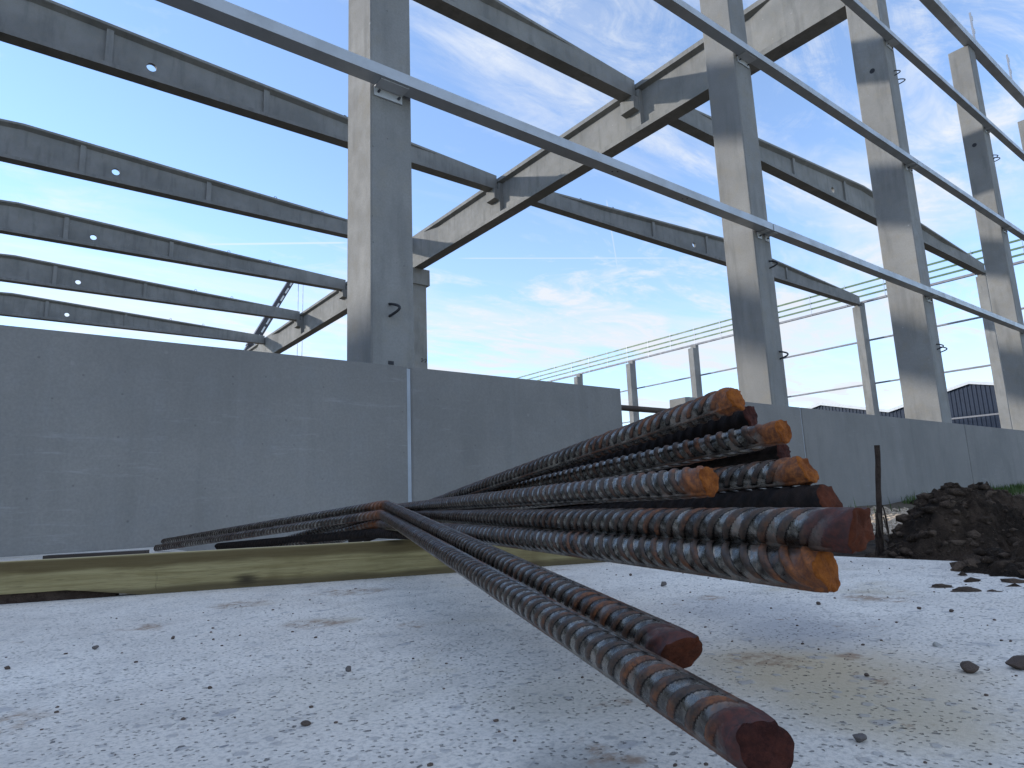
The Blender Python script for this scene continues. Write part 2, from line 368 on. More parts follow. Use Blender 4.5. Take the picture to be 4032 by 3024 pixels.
# ------------------------------------------------------------------ object helpers
def link(name, me, mat, parent=None, loc=None):
    o = bpy.data.objects.new(name, me); COL.objects.link(o)
    if mat is not None and len(me.materials) == 0: me.materials.append(mat)
    if parent is not None: o.parent = parent
    if loc is not None: o.location = loc
    return o
def mesh(verts, faces, smooth=False):
    me = bpy.data.meshes.new('mesh'); me.from_pydata([tuple(map(float, v)) for v in verts], [], faces); me.update()
    if smooth: me.shade_smooth()
    return me
def tag(o, label, cat, group=None):
    o['label'] = label; o['category'] = cat
    if group: o['group'] = group
    return o
def thing(name, label, cat, loc=(0, 0, 0), group=None, rz=0.):
    o = bpy.data.objects.new(name, None); COL.objects.link(o); o.location = loc; o.rotation_euler = (0, 0, rz)
    o.empty_display_size = .2
    return tag(o, label, cat, group)
def structure(o, kind='structure'):
    o['kind'] = kind; return o
class MB:
    """collects boxes, prisms and tubes into one mesh"""
    def __init__(s): s.v = []; s.f = []
    def add(s, v, f):
        k = len(s.v); s.v += list(v); s.f += [tuple(i+k for i in q) for q in f]; return s
    def box(s, x0, x1, y0, y1, z0, z1, ch=0.):
        """box; ch > 0 chamfers the four vertical edges"""
        if ch <= 0: p = [(x0, y0), (x1, y0), (x1, y1), (x0, y1)]
        else: p = [(x0+ch, y0), (x1-ch, y0), (x1, y0+ch), (x1, y1-ch), (x1-ch, y1), (x0+ch, y1), (x0, y1-ch), (x0, y0+ch)]
        n = len(p)
        v = [(x, y, z0) for x, y in p]+[(x, y, z1) for x, y in p]
        f = [tuple(range(n-1, -1, -1)), tuple(range(n, 2*n))]+[(i, (i+1) % n, n+(i+1) % n, n+i) for i in range(n)]
        return s.add(v, f)
    def tube(s, pts, r, n=8, cap=True):
        pts = [Vector(p) for p in pts]; rs = r if isinstance(r, (list, tuple)) else [r]*len(pts)
        t = (pts[1]-pts[0]).normalized(); u = t.orthogonal().normalized(); V = []
        for i, p in enumerate(pts):
            d = (pts[min(i+1, len(pts)-1)]-pts[max(i-1, 0)]).normalized()
            u = (u-d*u.dot(d)).normalized(); w = d.cross(u)
            V += [tuple(p+(u*math.cos(a)+w*math.sin(a))*rs[i]) for a in [2*math.pi*k/n for k in range(n)]]
        F = [(i*n+k, i*n+(k+1) % n, (i+1)*n+(k+1) % n, (i+1)*n+k) for i in range(len(pts)-1) for k in range(n)]
        if cap: F += [tuple(range(n-1, -1, -1)), tuple(range((len(pts)-1)*n, len(pts)*n))]
        return s.add(V, F)
    def loft(s, rings, cap=True):
        n = len(rings[0]); V = [p for r in rings for p in r]
        F = [(i*n+k, i*n+(k+1) % n, (i+1)*n+(k+1) % n, (i+1)*n+k) for i in range(len(rings)-1) for k in range(n)]
        if cap: F += [tuple(range(n-1, -1, -1)), tuple(range((len(rings)-1)*n, len(rings)*n))]
        return s.add(V, F)
    def mesh(s, smooth=False):
        me = mesh(s.v, s.f, False)
        bm = bmesh.new(); bm.from_mesh(me); bmesh.ops.recalc_face_normals(bm, faces=bm.faces); bm.to_mesh(me); bm.free()
        if smooth: me.shade_smooth()
        return me
    def build(s, name, mat, parent=None, loc=None, smooth=False):
        return link(name, s.mesh(smooth), mat, parent, loc)
def kids(o): return [c for c in bpy.data.objects if c.parent == o]
def copy_tree(o, parent=None):
    c = o.copy(); COL.objects.link(c)
    if parent is not None: c.parent = parent
    for ch in kids(o): copy_tree(ch, c)
    return c
def hsh(ix, iy, s):
    n = (ix.astype(np.int64)*374761393+iy.astype(np.int64)*668265263+s*974634511) & 0xffffffff
    n = ((n ^ (n >> 13))*1274126177) & 0xffffffff
    return ((n ^ (n >> 16)) & 0xffff)/65535.0
def vn(x, y, s=0):
    ix = np.floor(x); iy = np.floor(y); fx = x-ix; fy = y-iy
    fx = fx*fx*(3-2*fx); fy = fy*fy*(3-2*fy)
    a = hsh(ix, iy, s); b = hsh(ix+1, iy, s); c = hsh(ix, iy+1, s); d = hsh(ix+1, iy+1, s)
    return (a*(1-fx)+b*fx)*(1-fy)+(c*(1-fx)+d*fx)*fy
def fbm(x, y, sc, o=5, s=0, g=.5):
    t = 0; a = 1; n = 0
    for i in range(o): t = t+a*(vn(x*sc, y*sc, s+i)-.5); n += a; a *= g; sc *= 2.03
    return t/n
def grid_mesh(X, Y, Z):
    ny, nx = X.shape
    v = np.stack([X.ravel(), Y.ravel(), Z.ravel()], 1)
    i = np.arange(ny*nx).reshape(ny, nx)
    f = np.stack([i[:-1, :-1].ravel(), i[:-1, 1:].ravel(), i[1:, 1:].ravel(), i[1:, :-1].ravel()], 1)
    return np_mesh(v, f)
def np_mesh(v, f, smooth=True):
    me = bpy.data.meshes.new('mesh'); me.vertices.add(len(v)); me.vertices.foreach_set('co', np.ascontiguousarray(v, dtype=np.float32).ravel())
    k = f.shape[1]; me.loops.add(len(f)*k); me.loops.foreach_set('vertex_index', f.astype(np.int32).ravel())
    me.polygons.add(len(f)); me.polygons.foreach_set('loop_start', np.arange(0, len(f)*k, k, dtype=np.int32))
    me.polygons.foreach_set('loop_total', np.full(len(f), k, dtype=np.int32))
    me.update(calc_edges=True)
    if smooth: me.shade_smooth()
    return me

# ------------------------------------------------------------------ ground, slab
ZS = -.25                                 # top of the slab; the camera is the origin
gx = np.concatenate([[-600, -150, -60, -25, -10, -4], np.arange(-2, 24, .25), [26, 32, 45, 70, 150, 600.]])
gy = np.concatenate([[-600, -150, -50, -20, -8, -3], np.arange(-2, 6, .25), [7, 9, 14, 25, 50, 90, 180, 700.]])
GX, GY = np.meshgrid(gx, gy)
GZ = -.36+.05*fbm(GX, GY, 1.3, 4)*(abs(GX) < 30)
rise = np.clip((GX-7)/10, 0, 1)*.17+.03
GZ += rise*np.exp(-((GY-4.5)/1.1)**2)*(GX > 2.6)*(GX < 30)
under = (GX > -6.5) & (GX < 2.6) & (GY > -4) & (GY < 5.2)
GZ[under] = -.45
structure(link('ground', grid_mesh(GX, GY, GZ), M_GROUND))
structure(MB().box(-6, 2.48, -3.2, 4.6, -.44, ZS).build('concrete_slab', M_SLAB))
structure(MB().box(-6, .80, 3.35, 4.596, ZS-.02, -.192).build('footing_ledge', M_SLAB))

# ------------------------------------------------------------------ facade wall panels
PY0, PY1, PZ = 4.60, 4.846, 1.095
def panel(x0, x1, z0, z1, label, seal_left=False, side=.035):
    t = thing('wall_panel', label, 'wall panel', (x0, PY0, z0), 'precast concrete wall panels along the front')
    w = x1-x0
    MB().box(0, w, 0, PY1-PY0, 0, z1-z0, .012).build('slab_face', M_PANEL, t)
    if seal_left: MB().box(-side, -.003, .012, PY1-PY0-.02, .01, z1-z0-.012).build('joint_sealant', M_SEAL, t)
    return t
panel(-3.45, 2.530, -.45, PZ, 'long grey concrete wall panel at the left behind the timber and bent bars')
panel(2.565, 5.02, -.45, PZ, 'grey concrete wall panel with pale streaks, right of the pale joint, ending at the door gap', True)
panel(7.12, 8.55, -.5, PZ, 'short grey concrete wall panel right of the door gap, mostly behind the fanned bars')
panel(8.575, 14.50, -.5, PZ, 'grey concrete wall panel behind the upright stake and soil heap', True, .022)
panel(14.525, 20.4, -.5, PZ, 'grey concrete wall panel at the right edge above the soil heap', True, .022)
panel(20.425, 26.4, -.5, PZ, 'farthest grey concrete wall panel of the front, past the right edge', True, .022)
# unseen wall added at the left to shade the slab from the low sun
gw = thing('shade_wall', 'added shading wall of stacked grey panels, off to the left of the picture', 'wall', (-15.2, 4.8, -.45))
for i in range(7):
    MB().box(0, .24, 0, 56, i*1.58, i*1.58+1.56).build('wall_panel', M_PANEL, gw)

# ------------------------------------------------------------------ columns
FC = 4.853
ZT = 11.85
def loops_on(t, spots, fy):
    """pairs of bent starter bars that stick out of the outer face"""
    for (x, z, s) in spots:
        pts = [(x+.045*s*math.sin(math.pi*q), fy+.02-.125*math.sin(math.pi*q)**.8, z-.115*q) for q in [k/11 for k in range(12)]]
        MB().tube(pts, .012, 7).build('starter_loop', M_LOOP, t, smooth=True)
def facade_col(xc, label, spots, depth=.50, hole=None, w=.47):
    t = thing('concrete_column', label, 'column', (xc, FC+depth/2, -.5), 'precast concrete columns')
    MB().box(-w/2, w/2, -depth/2, depth/2, 0, ZT+.5, .014).build('shaft', M_COL, t)
    loops_on(t, [(x-xc, z+.5, s) for x, z, s in spots], -depth/2)
    if hole:
        MB().tube([(-w/2-.004, hole[0]-FC-depth/2, hole[1]+.5), (-w/2+.06, hole[0]-FC-depth/2, hole[1]+.5)], .055, 12).build('cast_in_socket', M_DARK, t)
    return t
c1 = facade_col(2.54, 'nearest concrete column, in front at the left of centre, with one bent loop', [(2.50, 1.69, 1)], w=.405)
MB().box(-.05, .0, -.254, -.24, 1.66, 1.69).build('cast_in_socket', M_DARK, c1)
facade_col(8.515, 'second concrete column from the left in the front row, two bent loops on its narrow face', [(8.62, 3.29, 1), (8.62, 1.94, 1)], w=.43)
facade_col(14.46, 'third front column, carrying the near end of the big girder', [(14.52, 8.76, 1), (14.72, 8.64, 1), (14.50, 2.73, 1), (14.66, 2.69, 1)], depth=.655, hole=(5.16, 8.81), w=.48)
facade_col(20.41, 'fourth front column, its top seen under the sloping eave beam', [(20.56, 8.68, 1), (20.70, 8.65, 1)], hole=(5.11, 8.965), w=.49)
facade_col(26.4, 'last front column, cut by the right edge of the picture', [], w=.48)
def inner_col(yc, label):
    t = thing('concrete_column', label, 'column', (14.455, yc, -.5), 'precast concrete columns')
    MB().box(-.425, .425, -.45, .45, 0, 10.4, .014).build('shaft', M_COL, t)
    MB().box(-.57, .57, -.53, .53, 10.4, 11.15).build('corbel', M_COL, t)
    for dx in (.10, .28):
        MB().tube([(dx, -.44, 6.92), (dx+.03, -.50, 6.94), (dx+.07, -.52, 6.86), (dx, -.44, 6.78)], .014, 6).build('starter_loop', M_LOOP, t, smooth=True)
    return t
inner_col(25.63, 'inner column with a wide corbel, half hidden behind the nearest column')
inner_col(46.6, 'farthest inner column, its top just above the left wall panel')

# gable columns on the far side
GC = 43.45
def gable_col(y, label, beam):
    t = thing('concrete_column', label, 'column', (GC, y, -.5), 'precast concrete columns')
    MB().box(0, .74, -.25, .25, 0, 12.08, .014).build('shaft', M_COL, t)
    MB().box(.36, .74, -.25, .25, 12.081, 12.40).build('upstand', M_COL, t)
    return t
gable_col(5.1, 'corner column of the far gable, out at the right', False)
gable_col(11.8, 'gable column under the far end of the upper right roof beam', True)
gable_col(18.8, 'slim gable column under the far end of the lower right roof beam', True)
gable_col(25.5, 'gable column hidden behind the second front column', False)
gable_col(32.0, 'gable column under the green rails, between the second front column and the door gap', False)
gable_col(38.8, 'gable column seen in the door gap beyond the dark tube', False)
gable_col(45.6, 'farthest gable column, only its top shows over the wall panel', False)

# ------------------------------------------------------------------ roof beams (saddle beams along X)
def sect(x, half=14.45):
    a = abs(x); top = .56+.0545*(half-a)
    e = .15*min(1, max(0, (12.0-a)/3.0))
    zb0, zb1 = .12, .12+.42*e
    zt1 = top-.075; zt0 = zt1-.62*e
    w = .20; i = w-e
    return top, e, [(w, 0), (w, zb0), (i, zb1), (i, zt0), (w, zt1), (w, top), (-w, top), (-w, zt1), (-i, zt0), (-i, zb1), (-w, zb0), (-w, 0)]
def beam_mesh():
    xs = [-14.45, -12.0, -11, -10, -9, -6, -3, 0, 3, 6, 9, 10, 11, 12.0, 14.45]
    m = MB(); m.loft([[(x, y, z) for y, z in sect(x)[2]] for x in xs])
    o = m.build('body', M_BEAM)
    for hx in (-2.72, 2.72):
        k = MB().tube([(hx, -.4, .47), (hx, .4, .47)], .125, 24).build('cutter', None)
        md = o.modifiers.new('b', 'BOOLEAN'); md.object = k; md.operation = 'DIFFERENCE'; md.solver = 'EXACT'
        dg = bpy.context.evaluated_depsgraph_get(); dg.update()
        me = bpy.data.meshes.new_from_object(o.evaluated_get(dg)); o.modifiers.clear(); o.data = me
        bpy.data.objects.remove(k)
    return o
BG = 'saddle roof beams spanning between the girders'
def make_beam():
    t = thing('roof_beam', '', 'roof beam', (0, 0, 0), BG)
    o = beam_mesh(); o.parent = t
    if len(o.data.materials) == 0: o.data.materials.append(M_BEAM)
    for sx in (-5.82, -1.7, 1.7, 5.82):
        top, e, _ = sect(sx)
        for s in (-1, 1):
            y0, y1 = sorted((s*.048, s*.125))
            MB().box(sx-.085, sx+.085, y0, y1, .14, top-.085).build('stiffener', M_BEAM, t)
    for lx in (-10.4, -8.4, 8.4, 10.4):
        top = sect(lx)[0]
        MB().tube([(lx-.06, 0, top-.02), (lx-.06, 0, top+.10), (lx-.03, 0, top+.155), (lx+.03, 0, top+.155), (lx+.06, 0, top+.10), (lx+.06, 0, top-.02)], .011, 6).build('lifting_loop', M_LOOP, t, smooth=True)
    return t
ZB = 11.72
proto = make_beam()
rowsY = [11.8, 18.8, 25.8, 32.8, 39.8, 46.8]
labsL = ['roof beam at the top, ending on the nearer corbel of the big girder',
         'uppermost of the five roof beams at the left, ending on the second corbel of the big girder',
         'second of the five roof beams at the left, passing behind the nearest column',
         'third of the five roof beams at the left, above the dark crane boom',
         'fourth of the five roof beams at the left, its end on the far girder',
         'lowest of the five roof beams at the left, just above the wall panel']
beams = []
for i, y in enumerate(rowsY):
    o = proto if i == 0 else copy_tree(proto)
    o.location = (-.27, y, ZB); o['label'] = labsL[i]; beams.append(o)
for y, l in ((11.8, 'upper roof beam right of the big girder, running behind the third front column'),
             (18.8, 'lower roof beam right of the big girder, ending on a slim gable column')):
    o = copy_tree(proto); o.location = (29.22, y, ZB); o['label'] = l

# ------------------------------------------------------------------ girders along Y
def gsect(t, L):
    a = min(t, L-t)
    e = .165*min(1, max(0, (a-1.40)/.95)); w = .235; i = w-e; H = 1.53
    return [(-w, 0), (w, 0), (w, .15), (i, .15+.4*e), (i, H-.14-.35*e), (w, H-.14), (w, H), (-w, H), (-w, H-.14), (-i, H-.14-.35*e), (-i, .15+.4*e), (-w, .15)]
def make_girder(y0, y1, rows, label):
    L = y1-y0
    t = thing('roof_girder', label, 'girder', (14.455, y0, 10.65), 'heavy concrete girders running into the building')
    m = MB(); m.loft([[(x, s, z) for x, z in gsect(s, L)] for s in (0, 1.40, 2.35, L/2, L-2.35, L-1.40, L)])
    m.build('body', M_BEAM, t)
    for r in rows:
        for s in (-1, 1):
            x0, x1 = sorted((s*.075, s*.2345))
            MB().box(x0, x1, r-y0-.29, r-y0+.29, .152, 1.33).build('pilaster', M_BEAM, t)
            a = s*.2345; b = s*.46
            MB().loft([[(a, r-y0+d, .62), (b, r-y0+d, .66), (b, r-y0+d, 1.065), (a, r-y0+d, 1.065)] for d in (-.26, .26)]).build('corbel', M_BEAM, t)
    return t
make_girder(5.51, 25.62, (11.8, 18.8), 'big girder from the third front column back to the inner column')
make_girder(25.66, 46.58, (32.8, 39.8), 'far girder seen left of the nearest column, carrying the lower roof beams')
make_girder(46.62, 67.0, (53.8,), 'farthest girder, a sunlit scrap under the lowest roof beam')

# ------------------------------------------------------------------ facade rails
def rail(x0, x1, z, label, brackets, y0=4.672, y1=4.825, h=.105, holes=()):
    t = thing('cladding_rail', label, 'rail', (x0, y0, z), 'horizontal steel cladding rails')
    MB().box(0, x1-x0, 0, y1-y0, 0, h).build('box_section', M_GALV, t)
    for bx, w in brackets:
        b = MB().box(bx-x0-w/2, bx-x0+w/2, FC-y0-.016, FC-y0-.002, -.088, -.001).box(bx-x0-w/2, bx-x0+w/2, .03, FC-y0-.0165, -.010, -.001).build('bracket', M_PLATE, t)
        for d in ((-.36, .36) if w > .15 else (0.,)):
            MB().tube([(bx-x0+d*w, FC-y0-.014, -.047), (bx-x0+d*w, FC-y0-.045, -.047)], [.013, .011], 6).build('bolt', M_BOLT, b)
    for hx in holes:
        for dx, dy in ((0, .05), (-.05, .085)):
            MB().tube([(hx-x0+dx, dy, -.0015), (hx-x0+dx, dy, .02)], .011, 8).build('bolt_hole', M_DARK, t)
    return t
for i, (z, nm, ja) in enumerate(((3.675, 'lowest', 8.53), (6.50, 'middle', 14.47), (9.355, 'highest', 20.42))):
    lj = ['on the second front column', 'on the third front column', 'on the fourth front column'][i]
    bs = [(2.502, .275)] if i == 0 else [(8.515, .30)] if i == 1 else [(14.46, .30)]
    rail(-3.4 if i == 0 else 2.6 if i == 1 else 8.6, ja-.012, z, nm+' front cladding rail, left length ending '+lj, bs+[(ja-.10, .10)], holes=((5.35, 6.62) if i == 0 else ()))
    rail(ja+.012, ja+11.9, z, nm+' front cladding rail, right length starting '+lj, [(ja+.10, .10), (ja+5.93, .22)])
# eave beam on the facade
t = thing('eave_beam', 'steel eave beam sloping across the top right corner over the fourth column', 'beam', (8.6, 4.74, ZT+.005))
MB().box(0, 11.8, 0, .22, 0, .20).build('box_section', M_GALV, t)
MB().box(11.806, 24, 0, .22, 0, .20).build('box_section', M_GALV, t)

# guard rail posts
def make_post():
    t = thing('guard_rail_post', '', 'post', (0, 0, 0), 'hooked guard rail posts')
    MB().box(-.022, .022, -.022, .022, 0, 1.52).build('upright', M_POST, t)
    for z in (.62, 1.0, 1.42):
        MB().tube([(.02, 0, z-.12), (.13, 0, z-.10), (.15, 0, z-.07), (.15, 0, z+.06)], .014, 6).build('hook', M_GALV, t, smooth=True)
    return t
ZE = ZT+.20
p0 = make_post(); p0.location = (21.48, 5.0, ZE-.02); p0['label'] = 'left of the two empty hooked posts on the eave beam, top right'
p = copy_tree(p0); p.location = (24.72, 5.0, ZE-.02); p['label'] = 'right of the two empty hooked posts on the eave beam, top right'
GXR = 44.30
ords = 'first second third fourth fifth sixth seventh eighth ninth tenth'.split()
for k in range(18):
    p = copy_tree(p0); p.location = (GXR-.1, 51.8-2.47*k, ZE-.14); p.rotation_euler = (0, 0, R_(90)); p.scale = (.6, .6, 1)
    p['label'] = (ords[k]+' slim post from the left along the green guard rails' if k < 10 else
                  'slim guard rail post hidden behind the second front column' if k < 12 else
                  'left slim guard rail post between the second and third front columns' if k == 12 else
                  'right slim guard rail post between the second and third front columns' if k == 13 else
                  'slim guard rail post hidden behind the third front column and the upper roof beam' if k < 16 else
                  'slim guard rail post just left of the fourth front column' if k == 16 else 'last slim guard rail post, right of the fourth front column')
    p['group'] = 'posts along the green guard rails'
for z, nm in ((13.28, 'top'), (12.83, 'middle'), (12.43, 'bottom')):
    o = MB().box(-.025, .025, 8, 58.5, -.055, .055).build('guard_rail', M_GREEN, None, (GXR-.02, 0, z))
    tag(o, nm+' of the three green guard rails along the far gable roof edge', 'guard rail', 'green guard rails')
for z, nm in ((3.70, 'lowest visible'), (6.50, 'lower'), (9.36, 'upper')):
    o = MB().box(0, .15, 5.2, 53, 0, .09).build('cladding_rail', M_RAILFAR, None, (GXR-.05, 0, z))
    tag(o, nm+' thin cladding rail crossing the far gable columns', 'rail', 'thin rails on the far gable')
o = MB().box(0, .16, 5.2, 53, 0, .13).build('eave_beam', M_RAILFAR, None, (GXR-.09, 0, 11.94))
tag(o, 'steel eave beam on the far gable under the green guard rails', 'beam')

# ------------------------------------------------------------------ things around the opening
o = MB().tube([(4.90, 4.95, .965), (8.2, 4.93, .965)], .034, 10).build('steel_tube', M_TUBE, None, smooth=True)
tag(o, 'dark rusty tube bridging the gap between the two wall panels', 'tube')
bm = MB().box(6.70, 7.0, 5.05, 5.35, -.4, 1.19, .03)
o = bm.build('concrete_block', M_COL); tag(o, 'rough concrete pier top peeping over the topmost bar in the door gap', 'concrete pier')

# ------------------------------------------------------------------ shed beyond
def shed():
    X = 60.0
    t = thing('shed', 'dark ribbed metal shed with zigzag roof line and white trim beyond the gable', 'shed', (X, 18.2, -.4))
    prof = [(-6.2, 6.75), (0, 8.15), (6.2, 6.7), (12.0, 8.13), (18.2, 6.75), (24.2, 8.13), (30.4, 6.7)]
    prof = [(-24.8, 6.7), (-18.6, 8.13), (-12.4, 6.72)] + prof
    def top(y):
        for (a, za), (b, zb) in zip(prof, prof[1:]):
            if a <= y <= b: return za+(zb-za)*(y-a)/(b-a)
    ys = np.arange(-24.8, 30.2, .30); V = []; F = []
    for y in ys:
        for dy, dx in ((0, 0), (.10, 0), (.14, -.05), (.24, -.05), (.28, 0)):
            yy = min(y+dy, 30.4); V += [(dx, yy, 0), (dx, yy, top(yy)-.02)]
    for i in range(len(V)//2-1): F.append((2*i, 2*i+2, 2*i+3, 2*i+1))
    link('ribbed_wall', mesh(V, F), M_CLAD, t)
    for (a, za), (b, zb) in zip(prof, prof[1:]):
        V = [(-.14, a, za), (-.14, b, zb), (30, b, zb), (30, a, za), (-.14, a, za+.10), (-.14, b, zb+.10), (30, b, zb+.10), (30, a, za+.10)]
        link('roof', mesh(V, [(0, 1, 2, 3), (4, 7, 6, 5), (0, 4, 5, 1), (2, 6, 7, 3), (1, 5, 6, 2), (0, 3, 7, 4)]), M_CLAD, t)
        V = [(-.20, a, za-.12), (-.145, a, za-.12), (-.145, a, za+.12), (-.20, a, za+.12)]
        V += [(x, b, z+zb-za) for x, _, z in V]
        link('verge_trim', mesh(V, [(0, 1, 2, 3), (7, 6, 5, 4), (0, 4, 5, 1), (1, 5, 6, 2), (2, 6, 7, 3), (3, 7, 4, 0)]), M_TRIM, t)
shed()

# ------------------------------------------------------------------ crane boom
def crane():
    a = Vector((9.3, 60, -.3)); b = Vector((21.0, 60, 22.3)); d = (b-a).normalized(); L = (b-a).length
    t = thing('mobile_crane', 'dark telescopic crane boom rising behind the lower roof beams at the left', 'crane', a)
    side = Vector((0, 1, 0)); up = side.cross(d).normalized()
    for s0, s1, w in ((0, .52, .42), (.50, .80, .34), (.78, 1.0, .27)):
        rings = []
        for s in (s0, s1):
            c = d*(L*s); rings.append([tuple(c+side*x*w+up*y*w) for x, y in ((-1, -1), (1, -1), (1, 1), (-1, 1))])
        MB().loft(rings).build('boom_section', M_CRANE, t)
    for s in (.50, .66, .80):
        c = d*(L*s); w = .47 if s < .6 else .40
        MB().loft([[tuple(c+d*q+side*x*w+up*y*w) for x, y in ((-1, -1), (1, -1), (1, 1), (-1, 1))] for q in (0, .25)]).build('boom_collar', M_CRANE, t)
    for i in range(16):
        c = d*(L*(.40+.036*i)); w = .43 if .40+.036*i < .51 else .35 if .40+.036*i < .79 else .28
        MB().loft([[tuple(c+d*q+side*x+up*y) for x, y in ((-w-.03, .02), (-w-.004, .02), (-w-.004, .16), (-w-.03, .16))] for q in (0, .62)]).build('light_strip', M_TRIM, t)
    MB().box(-3, 3, -1.2, 1.2, 0, 1.6).box(-3.4, -1.2, -1.1, 1.1, 1.602, 3.0).build('carrier', M_CRANE, t)
    for dx in (0.0, .45):
        MB().tube([(b.x-a.x+.15+dx, -.4, L*.86), (b.x-a.x+.15+dx, -.4, 3.5)], .03, 5).build('hoist_rope', M_ROPE, t)
crane()

# ------------------------------------------------------------------ timber
def timber():
    a = np.array([.028-1.1*.84, 2.612+1.1*.32]); b = np.array([2.02, 1.83])
    d = (b-a); L = np.linalg.norm(d); d /= L; rz = math.atan2(d[1], d[0])
    xs = np.linspace(0, L, 60); W = .055; Hh = .128; V = []
    for x in xs:
        w = .0012*math.sin(x*9)+.0015*math.sin(x*23+1)
        zb = -.002 if x > 1.38 else .030 if x < 1.18 else .030*(1.38-x)/.20
        r = .007
        V.append([(x, w+r*.0, zb), (x, w, Hh-r), (x, w+r, Hh), (x, W+w, Hh-.002), (x, W+w, zb)])
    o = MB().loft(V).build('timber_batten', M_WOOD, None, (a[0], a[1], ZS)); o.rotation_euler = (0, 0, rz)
    tag(o, 'greenish treated timber lying on the slab under the steel bars', 'timber')
    MB().box(.0, 1.30, .012, .05, 0, .031).build('gap_shade', M_STAKE, o)  # dark filler strip standing in for the shadow gap below the timber
    o = MB().box(1.06, 1.36, .10, .15, 0, .1335).build('thin_board', M_TUBE, None, (a[0], a[1], ZS)); o.rotation_euler = (0, 0, rz)
    tag(o, 'dark thin board peeping over the greenish timber at the left', 'board')
timber()

# ------------------------------------------------------------------ rebars
def rebar(P0, B, T, label, mat, endmat, roll=0., r0=.0153, pitch=.0240, fillet=.07, tilt=(.006, .0), seed=0, neck=.0, lean=1):
    P0, B = Vector(P0), Vector(B); d1 = (B-P0).normalized()
    path = []; S = []
    if T is not None:
        T = Vector(T); d2 = (T-B).normalized(); ang = d1.angle(d2); tl = fillet*math.tan(ang/2)
        A = B-d1*tl; E = B+d2*tl; nrm = d1.cross(d2).normalized(); c = A+nrm.cross(d1)*fillet
    else: A = B
    L1 = (A-P0).length
    s = 0.
    ss = list(np.concatenate([np.arange(0, min(.9, L1), .0021), np.arange(min(.9, L1), L1, .0030)]))
    pts = [P0+d1*q for q in ss]; tan = [d1]*len(ss); sl = list(ss)
    if T is not None:
        na = max(6, int(fillet*ang/.004))
        for i in range(na):
            q = ang*(i+.5)/na; rot = Matrix.Rotation(q, 3, nrm)
            pts.append(c+rot @ (A-c)); tan.append(rot @ d1); sl.append(L1+fillet*q)
        L2 = (T-E).length
        for q in np.arange(.002, L2, .0042): pts.append(E+d2*q); tan.append(d2); sl.append(L1+fillet*ang+q)
    pts = np.array([tuple(p) for p in pts]); tan = np.array([tuple(p) for p in tan]); sl = np.array(sl)
    # frames
    up = np.array([0, 0, 1.]); U = up-np.sum(up*tan, 1)[:, None]*tan; U /= np.linalg.norm(U, axis=1)[:, None]; Wv = np.cross(tan, U)
    th = [-.22, -.10, 0, .10, .22]; inn = list(np.linspace(.36, math.pi-.36, 19))
    TH = np.array(th+inn+[math.pi+a for a in th]+[math.pi+a for a in inn]); n = len(TH)
    loc = TH % math.pi; dl = np.minimum(loc, math.pi-loc)
    seam = np.clip(1-dl/.14, 0, 1)
    cres = np.clip((dl-.12)/(math.pi/2-.12), 0, 1)**.55
    th_s = np.where(TH % (2*math.pi) < math.pi, loc-math.pi/2, loc-math.pi/2)
    r_ = np.random.default_rng(seed+100)
    ph = r_.random()*pitch
    side = (TH % (2*math.pi)) >= math.pi
    sh = sl[:, None]+th_s[None, :]*r0*.72*lean+np.where(side, pitch*.5, 0)[None, :]+ph
    u = (sh/pitch) % 1.0
    prof = np.clip((.5-np.abs(u-.5)-.26)/.10, 0, 1); prof = prof*prof*(3-2*prof); prof = prof+.10*(np.clip((.5-np.abs(u-.5))/.3, 0, 1)-1)
    idx = np.floor(sh/pitch).astype(int); irr = 1+.40*(hsh(idx, np.zeros_like(idx), seed)-.5)
    fade = np.clip((sl-.012)/.03, 0, 1)[:, None] if neck else np.clip((sl+.02)/.02, 0, 1)[:, None]
    rr = r0+fade*(.0031*prof*cres[None, :]*irr)+.0029*seam[None, :]
    rr = rr+.00022*(vn(np.broadcast_to(sl[:, None]*260, (len(sl), n)), np.broadcast_to(TH[None, :]*4, (len(sl), n)), seed)-.5)
    if neck: rr = rr*(1-neck*np.exp(-((sl-.028)/.014)**2))[:, None]
    e = np.clip(1-sl/.012, 0, 1)[:, None]
    rr = rr*(1-.05*e)*(1+e*.13*(vn(TH*1.9, TH*0, seed)[None, :]-.4))
    ct, st = np.cos(TH+roll), np.sin(TH+roll)
    off = rr[:, :, None]*(ct[None, :, None]*U[:, None, :]+st[None, :, None]*Wv[:, None, :])
    # the sheared end is not square to the bar
    wt = np.clip(1-sl/.05, 0, 1)[:, None]
    shear = wt*(tilt[0]*ct[None, :]+tilt[1]*st[None, :])
    lip = math.pi*1.25-roll+r_.normal(0, .5); dth = (TH-lip+math.pi) % (2*math.pi)-math.pi
    shear = shear-np.clip(1-sl/.012, 0, 1)[:, None]*.0022*np.exp(-(dth/.45)**2)[None, :]
    V = pts[:, None, :]+off+tan[:, None, :]*shear[:, :, None]
    m = len(sl); ii = np.arange(m*n).reshape(m, n)
    F = np.stack([ii[:-1], np.roll(ii[:-1], -1, 1), np.roll(ii[1:], -1, 1), ii[1:]], -1).reshape(-1, 4)
    V = V.reshape(-1, 3); org = np.array(P0)
    # far cap
    cidx = len(V); V2 = np.vstack([V, pts[-1]])
    me = np_mesh(V2-org, F)
    bm = bmesh.new(); bm.from_mesh(me); bm.verts.ensure_lookup_table()
    for k_ in range(n): bm.faces.new((bm.verts[ii[-1, k_]], bm.verts[ii[-1, (k_+1) % n]], bm.verts[cidx]))
    bmesh.ops.recalc_face_normals(bm, faces=bm.faces); bm.to_mesh(me); bm.free()
    me.shade_smooth()
